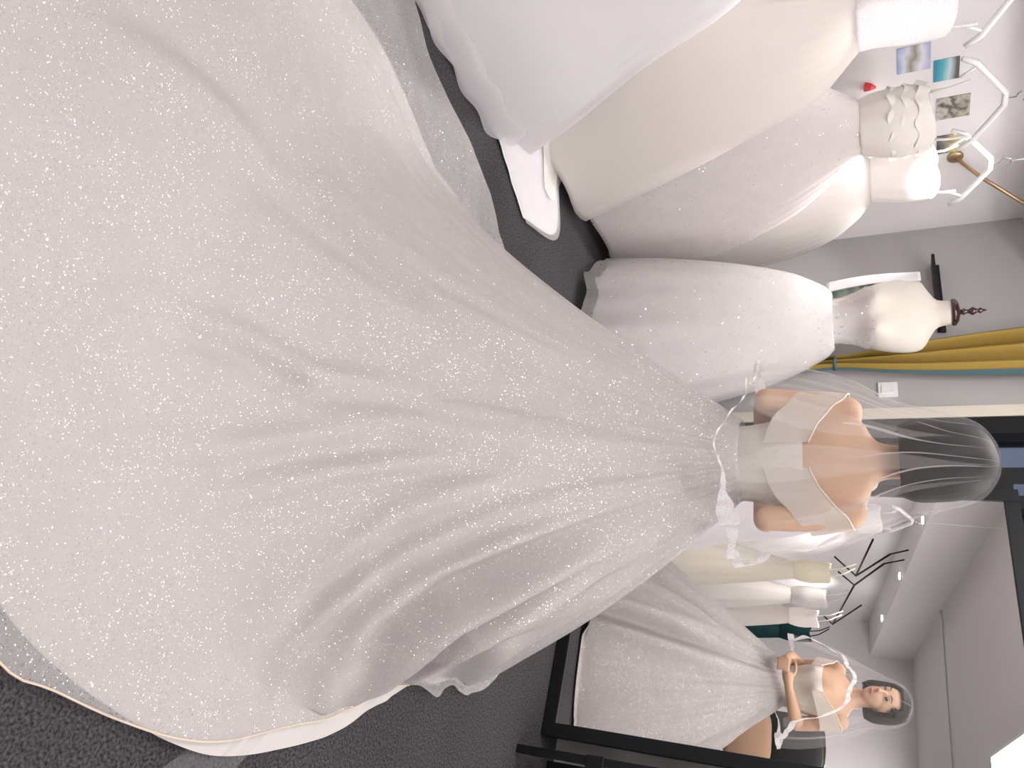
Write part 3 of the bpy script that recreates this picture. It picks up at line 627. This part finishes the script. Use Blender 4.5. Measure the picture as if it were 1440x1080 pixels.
for s in (-1, 1):
    body.ball((s * .073, -.008, 1.485 + HZ), (.012, .02, .03), 10)
    sh = (s * .142, -.012, 1.262); el = (s * .172, -.066, 1.055)
    body.ball(sh, .046, 14)
    body.tube([sh, (s * .156, -.028, 1.19), (s * .166, -.048, 1.11), el], [.044, .042, .038, .033], 14); body.ball(el, .034, 12)
    wr = (s * .085, .165, 1.005)
    body.tube([el, (s * .166, -.005, 1.045), (s * .135, .085, 1.025), wr], [.033, .035, .029, .021], 14)
    pl = (s * .028, .205, .985 + (.012 if s > 0 else 0)); o = .0 if s < 0 else .014
    tips = [((-s * .035, .222 + o - .004 * abs(i - 1.5), .998 - i * .017), (s * .028, .208 + o * .6, 1.0 - i * .014), (-s * .008, .232 + o, 1.002 - i * .017)) for i in range(4)]
    hand(body, wr, pl, tips, [(s * .055, .19, 1.01), (s * .035, .205, 1.032), (s * .012, .214, 1.040), (-s * .008, .216, 1.036)], None)
    body.tube([(s * .078, 0, .86), (s * .08, .005, .66), (s * .075, .005, .47), (s * .072, -.012, .3), (s * .07, -.01, .09)], [.088, .075, .054, .05, .033], 14)
    body.tube([(s * .07, -.035, .06), (s * .072, .02, .055), (s * .075, .1, .03), (s * .076, .16, .022)], [.034, .034, .03, .018], 12)
bo = body.build('person', M['skin'], None, True, BMx, fix=True)
md = bo.modifiers.new('r', 'REMESH'); md.mode = 'VOXEL'; md.voxel_size = .0055
ms = bo.modifiers.new('s', 'SMOOTH'); ms.factor = .5; ms.iterations = 5
dg = bpy.context.evaluated_depsgraph_get(); me2 = bpy.data.meshes.new_from_object(bo.evaluated_get(dg)); bo.modifiers.clear()
old = bo.data; bo.data = me2; bpy.data.meshes.remove(old)
me2.polygons.foreach_set('use_smooth', [True] * len(me2.polygons))
if not me2.materials: me2.materials.append(M['skin'])
tag(bo, 'person seen from behind in a sparkling wedding gown and veil, hands clasped', 'person')
# face
for s in (-1, 1):
    MB().ball((s * .031, .079, 1.500 + HZ), (.0135, .008, .006), 10).build('eye', M['eye'], bo, M=BMx)
    MB().tube([(s * .014, .088, 1.521 + HZ), (s * .03, .087, 1.527 + HZ), (s * .048, .074, 1.521 + HZ)], [.002, .003, .0015], 6).build('eyebrow', M['hair'], bo, M=BMx)
MB().tube([(-.02, .083, 1.428 + HZ), (-.008, .0905, 1.431 + HZ), (.008, .0905, 1.431 + HZ), (.02, .083, 1.428 + HZ)], [.002, .006, .006, .002], 8).build('lips', M['lips'], bo, M=BMx)
# hair: cap with face opening, full at the nape
hv_ = []; NH = 64; MH = 40
def hairp(u, v):
    q = 2 * PI * u; z = 1.604 - .21 * v
    t = lerpc([(0, .010, .010), (.06, .045, .052), (.18, .072, .082), (.4, .088, .102), (.65, .093, .104), (.85, .093, .094), (1, .080, .08)], v)
    rr = 1 + .02 * math.sin(q * 26) * v + .03 * nz(math.cos(q) * 3, math.sin(q) * 3, z * 12)
    x = t[0] * rr * math.cos(q); y = t[1] * rr * math.sin(q) - .018
    front = max(0, math.sin(q))
    if front > 0 and v > .25:                                   # pull the front locks back to the sides of the face
        w = sm(.25, .5, v) * sm(.25, .75, front)
        y = y * (1 - w) + (.0 + .02 * (1 - v)) * w
        x = x * (1 - w) + math.copysign(.090, math.cos(q) if abs(math.cos(q)) > 1e-3 else 1) * w
    return BMx @ Vector((x, y, z))
hm = sheet('hair', NH, MH, hairp, M['hair'], bo, wrap=True)
bm = bmesh.new(); bm.from_mesh(hm.data); inv = BMx.inverted()
kill = [f for f in bm.faces if (lambda c: abs(c.x) < .062 and c.z < 1.558 and c.y > -.02)(inv @ f.calc_center_median())]
bmesh.ops.delete(bm, geom=kill, context='FACES'); bm.to_mesh(hm.data); bm.free()
so = hm.modifiers.new('thick', 'SOLIDIFY'); so.thickness = .014; so.offset = -1

# bodice
def bodp(u, v):
    q = 2 * PI * u; top = 1.165 + (.02 if math.sin(q) > 0 else -.012) + .012 * math.cos(2 * q) * (1 if math.sin(q) > 0 else 0)
    z = .925 + (top - .925) * v
    r = ell(tors, z, 72, .008 + .0015 * math.sin(q * 18))
    return BMx @ r[int(round(u * 72)) % 72]
bd = sheet('bodice', 72, 24, bodp, M['glitter_bodice'], bo, wrap=True)
sheet('waistband', 72, 4, lambda u, v: BMx @ ell(tors, .93 + .045 * v, 72, .012)[int(round(u * 72)) % 72], M['lace'], bo, wrap=True)
# off-shoulder sheer sleeves: bands from the back of the bodice round each upper arm to the front
def sleeve(s):
    path = [(0, .035, -.098), (.22, .115, -.100), (.42, .188, -.082), (.55, .216, -.03), (.68, .198, .03), (.82, .14, .085), (1, .075, .135)]
    top = [(0, 1.168), (.2, 1.20), (.45, 1.262), (.58, 1.272), (.75, 1.245), (1, 1.17)]
    low = [(0, 1.05), (.2, 1.075), (.45, 1.145), (.6, 1.165), (.8, 1.145), (1, 1.12)]
    def fn(u, v):
        x, y = lerpc(path, u); z = lerpc(low, u) * (1 - v) + lerpc(top, u) * v
        k = 1 - .13 * v * math.sin(PI * u) - .05 * (1 - v) * math.sin(PI * u)
        r = 1 + .02 * math.sin(u * 34 + v * 3) * math.sin(PI * u)
        return BMx @ Vector((s * x * k * r, y * k * r, z))
    o = sheet('sleeve', 60, 16, fn, M['sleeve'], bo)
    MB().tube([fn(u, 1) for u in np.linspace(0, 1, 40)], .003, 6).build('edge_piping', M['glitter_bodice'], o)
sleeve(-1); sleeve(1)

# skirt with train -----------------------------------------------------------
OV = [(0,.81),(9,.85),(20,.85),(45,.80),(90,.78),(130,.84),(150,.92),(155,.95),(161,1.06),(171,1.18),(177,1.26),(182,1.38),(185,1.56),(190,1.78),(200,1.96),(212,2.04),(225,2.05),(237,2.03),(250,1.94),(262,1.79),(270,1.66),(274,1.59),(277,1.545),(279,1.49),(284,1.39),(289,1.30),(294,1.20),(300,1.07),(304,1.0),(311,.90),(318,.80),(333,.735),(341,.765),(352,.75),(357,.80),(360,.81)]
LI = [(0,.78),(9,.82),(20,.82),(45,.78),(90,.76),(130,.81),(150,.86),(160,.87),(173,.92),(184,1.04),(193,1.33),(200,1.50),(212,1.72),(225,1.80),(237,1.86),(250,1.78),(262,1.66),(270,1.57),(274,1.525),(279,1.45),(284,1.375),(289,1.31),(294,1.24),(300,1.14),(304,1.07),(311,.965),(318,.86),(333,.73),(341,.735),(352,.73),(357,.77),(360,.78)]
RB = [(0,.80,.86),(45,.80,.86),(90,.78,.86),(125,.82,.95),(150,.93,1.15),(180,1.02,1.3),(210,1.2,1.5),(260,1.25,1.55),(285,1.12,1.4),(300,1.0,1.2),(318,.86,1.0),(335,.78,.9),(360,.80,.86)]
ZW, R0 = .965, .108
# long creases lying in the train: (angle, radius) polylines with width and depth
CREASES = []
def crease_h(x, y):
    h = 0
    for pts, w, d in CREASES:
        best = 9
        for i in range(len(pts) - 1):
            ax_, ay = pts[i]; bx, by = pts[i+1]; dx, dy = bx - ax_, by - ay
            t = max(0, min(1, ((x - ax_) * dx + (y - ay) * dy) / (dx * dx + dy * dy + 1e-9)))
            px, py = ax_ + t * dx - x, ay + t * dy - y; q = math.hypot(px, py)
            if q < abs(best): best = q if (dx * py - dy * px) > 0 else -q; tt = (i + t) / (len(pts) - 1)
        if abs(best) < 4 * w:
            env = math.sin(PI * min(1, max(0, .08 + .84 * tt)))
            if d < 0: h += d * env * (math.exp(-(best / w) ** 2) - .55 * math.exp(-((abs(best) - 1.9 * w) / w) ** 2))
            else: h += d * env * (math.exp(-((best - w) / w) ** 2) - math.exp(-((best + w * .6) / (w * .8)) ** 2))
    return h
def skirt_point(thd, s, hem, lift=0, seed=0., scale=1.):
    R = lerpc(hem, thd); rb, g = lerpc(RB, thd); rb = min(rb, .985 * min(lerpc(OV, thd), lerpc(LI, thd)))
    th = R_(thd); r = R0 + (R - R0) * s
    k = max(0, 1 - (r - R0) / (rb - R0)); z = ZW * k ** g
    e = .004; k2 = max(0, 1 - (r + e - R0) / (rb - R0)); m = (ZW * k2 ** g - z) / e; m = max(m, -3)
    nr, nzv = -m / math.sqrt(1 + m * m), 1 / math.sqrt(1 + m * m)
    gro = sm(R0, .55, r); onfl = 1 - sm(rb * .8, rb * 1.25, r)
    cx, cy = math.cos(th), math.sin(th)
    d = .0045 * math.sin(thd * .62 + 2 * nz(cx * 3, cy * 3, 1)) * (1 - sm(.2, .7, r)) * sm(R0, R0 + .05, r)
    d += gro * (.35 + .65 * onfl) * (.030 * nz(cx * 3.1 + seed, cy * 3.1, r * .55) + .020 * nz(cx * 7 + 5 + seed, cy * 7, r * .7) + .010 * nz(cx * 15 + seed, cy * 15, r * .9))
    # deep hanging folds on the right side
    side = max(0, math.cos(R_(thd + 18))) ** 3
    d += side * gro * .010 * math.sin(R_(thd) * 11 + 4.5 * r + 1.0)
    x = BP.x + cx * r; y = BP.y + cy * r
    fl = sm(.75, 1.3, r)
    d += fl * (.016 * nz(x * 1.9 + 3, y * 1.9, 7) + .010 * nz(x * 4.2 + y * 1.5, y * 3.1, 2) + .004 * nz(x * 11, y * 9, 4))
    d += crease_h(x, y) * gro
    d += lift
    zz = z + d * nzv
    x += cx * nr * d; y += cy * nr * d
    fl0 = .010 + lift * .6
    zz = max(zz, 0) + fl0 + .012 * fl * max(0, nz(x * 3, y * 3, 9) + .3)
    if k <= 0: zz = max(zz, fl0)
    return Vector((x, y, zz))
def sdist(j, n): t = j / n; return t ** .92
CREASES += [
    ([(.33, 2.50), (.45, 2.68), (.60, 2.90), (.72, 3.06)], .040, -.050), ([(.28, 2.52), (.25, 2.75), (.22, 2.95), (.20, 3.12)], .035, -.040),
    ([(.80, 1.62), (.692, 1.602), (.601, 1.624), (.523, 1.701), (.461, 1.828), (.399, 1.979), (.34, 2.15)], .042, -.060),
    ([(.95, 1.97), (.76, 1.80), (.655, 1.80), (.58, 1.90), (.50, 2.03)], .034, -.045),
    ([(1.02, 2.22), (.81, 1.99), (.70, 1.975), (.624, 2.094), (.52, 2.22)], .042, -.055),
    ([(.016, 1.661), (-.006, 1.52), (-.017, 1.423), (-.052, 1.386), (-.117, 1.291), (-.165, 1.157), (-.178, 1.008), (-.121, .92), (-.042, .942)], .032, .020),
    ([(.251, 2.039), (.273, 1.769), (.336, 1.582), (.461, 1.417), (.557, 1.327)], .035, .020),
    ([(.30, 2.0), (.36, 1.75), (.45, 1.56), (.60, 1.42), (.72, 1.36)], .030, .022),
    ([(-.374, .818), (-.358, .932), (-.3, 1.094), (-.289, 1.271)], .04, .014),
    ([(.181, 1.77), (.111, 1.584), (.117, 1.417), (.143, 1.221), (.101, .921)], .03, .016),
    ([(.22, 1.9), (.20, 1.65), (.21, 1.45), (.26, 1.2)], .025, .014),
    ([(-1.128, 1.806), (-1.054, 1.936), (-.903, 2.077), (-.747, 2.199)], .05, .02),
    ([(-.78, .997), (-.759, 1.158), (-.672, 1.37), (-.587, 1.52)], .05, .015),
    ([(.023, 2.043), (-.077, 1.881), (-.2, 1.74), (-.41, 1.619), (-.619, 1.575)], .045, .014)]
NT, NS = 540, 150
sheet('skirt_lining', NT, NS, lambda u, v: skirt_point(u * 360, sdist(v, 1), LI), M['satin'], bo, wrap=True)
sheet('skirt_overlay', NT, NS, lambda u, v: skirt_point(u * 360, sdist(v, 1), OV, .007), M['glitter'], bo, wrap=True)

ovl = [o for o in bo.children if o.name.startswith('skirt_overlay')][0]
MB().tube([skirt_point(t, 1, OV, .009) for t in np.linspace(186, 330, 160)], .0022, 6).build('hem_binding', M['hembind'], ovl)
def tail(u, v):                                                  # loose end of the under-tulle peeking out on the carpet
    p = skirt_point(292.5 + 7 * u - 3 * v, 1, LI); d = Vector((p.x - BP.x, p.y - BP.y, 0)).normalized()
    return Vector((p.x, p.y, 0)) + d * (-.06 + .30 * v) + Vector((0, 0, .006 + .012 * abs(math.sin(u * 9))))
sheet('under_tulle', 24, 16, tail, M['veil_dense'], bo)

# veil ------------------------------------------------------------------------
VP = [(0, .004, 1.622), (.04, .044, 1.616), (.12, .098, 1.575), (.24, .128, 1.485), (.38, .160, 1.38), (.52, .215, 1.27), (.66, .252, 1.16), (.82, .275, 1.06), (1.0, .285, .955)]
def veil_end(q):                                                # how far down the veil falls, front to back
    f = math.sin(q)                                             # +1 front, -1 back
    e = lerpc([(-1, 1.0), (-.3, 1.0), (.1, .99), (.45, .86), (.75, .56), (1.01, .47)], f)
    return e - .13 * sm(.05, .6, -math.cos(q)) * sm(.4, -.2, f)          # lifted over the left elbow
def veilp(u, v, grow=0.):
    q = 2 * PI * u; t = v * veil_end(q); r, z = lerpc(VP, t)
    pl = sm(.1, .6, t) * (.05 * math.sin(q * 9 + 1.5 * math.sin(q * 2)) + .035 * math.sin(q * 17 + 2) + .07 * nz(math.cos(q) * 2.4, math.sin(q) * 2.4, 3 + t))
    pl += .02 * math.sin(q * 23) * sm(.02, .2, t) * (1 - sm(.4, .8, t))
    r = r * (1 + pl) + grow
    ys = 1.06 - .2 * sm(.3, .6, t)
    return BMx @ Vector((r * math.cos(q), r * ys * math.sin(q) - .016 + (.014 if math.sin(q) > 0 else 0) * sm(.2, .4, t), z + .01 * math.sin(q * 9) * sm(.8, 1, v)))
ve = sheet('veil', 220, 60, veilp, M['veil'], bo, wrap=True)
for q0, wd, m, v0, v1 in ((4.40, .20, 'veil_dense', .22, .95), (5.0, .26, 'veil_dense', .10, .95), (5.5, .10, 'veil_dense', .1, .8), (4.0, .022, 'veil_line', .12, .6), (4.3, .014, 'veil_line', .05, .35), (4.55, .022, 'veil_line', .1, .55), (4.9, .016, 'veil_line', .03, .5), (5.14, .022, 'veil_line', .04, .45), (5.38, .016, 'veil_line', .12, .5), (3.55, .016, 'veil_line', .2, .8), (1.2, .02, 'veil_line', .05, .4), (2.0, .02, 'veil_line', .1, .5)):   # pleats where the tulle lies double
    sheet('pleat', 6, 40, lambda u, v, q0=q0, wd=wd, v0=v0, v1=v1: veilp((q0 + (u - .5) * wd * (.3 + 2. * v) * (1 - .8 * v ** 4) * min(1, .15 + 4 * v) + .09 * math.sin(v * 4 + q0 * 3)) / (2 * PI), v0 + (v1 - v0) * v, .003), M[m], ve)
def lacep(u, v):
    q = 2 * PI * u; sc = (.75 + .25 * abs(math.sin(q * 14))) * (.10 + .75 * sm(-.7, .1, math.sin(q)) + 1.2 * math.exp(-((q - 5.45) / .28) ** 2))
    t = 1 - (.075 * sc) * (1 - v)
    return veilp(u, t, .004 + .006 * math.sin(q * 40) * v)
sheet('lace_trim', 260, 4, lacep, M['lace'], ve, wrap=True)
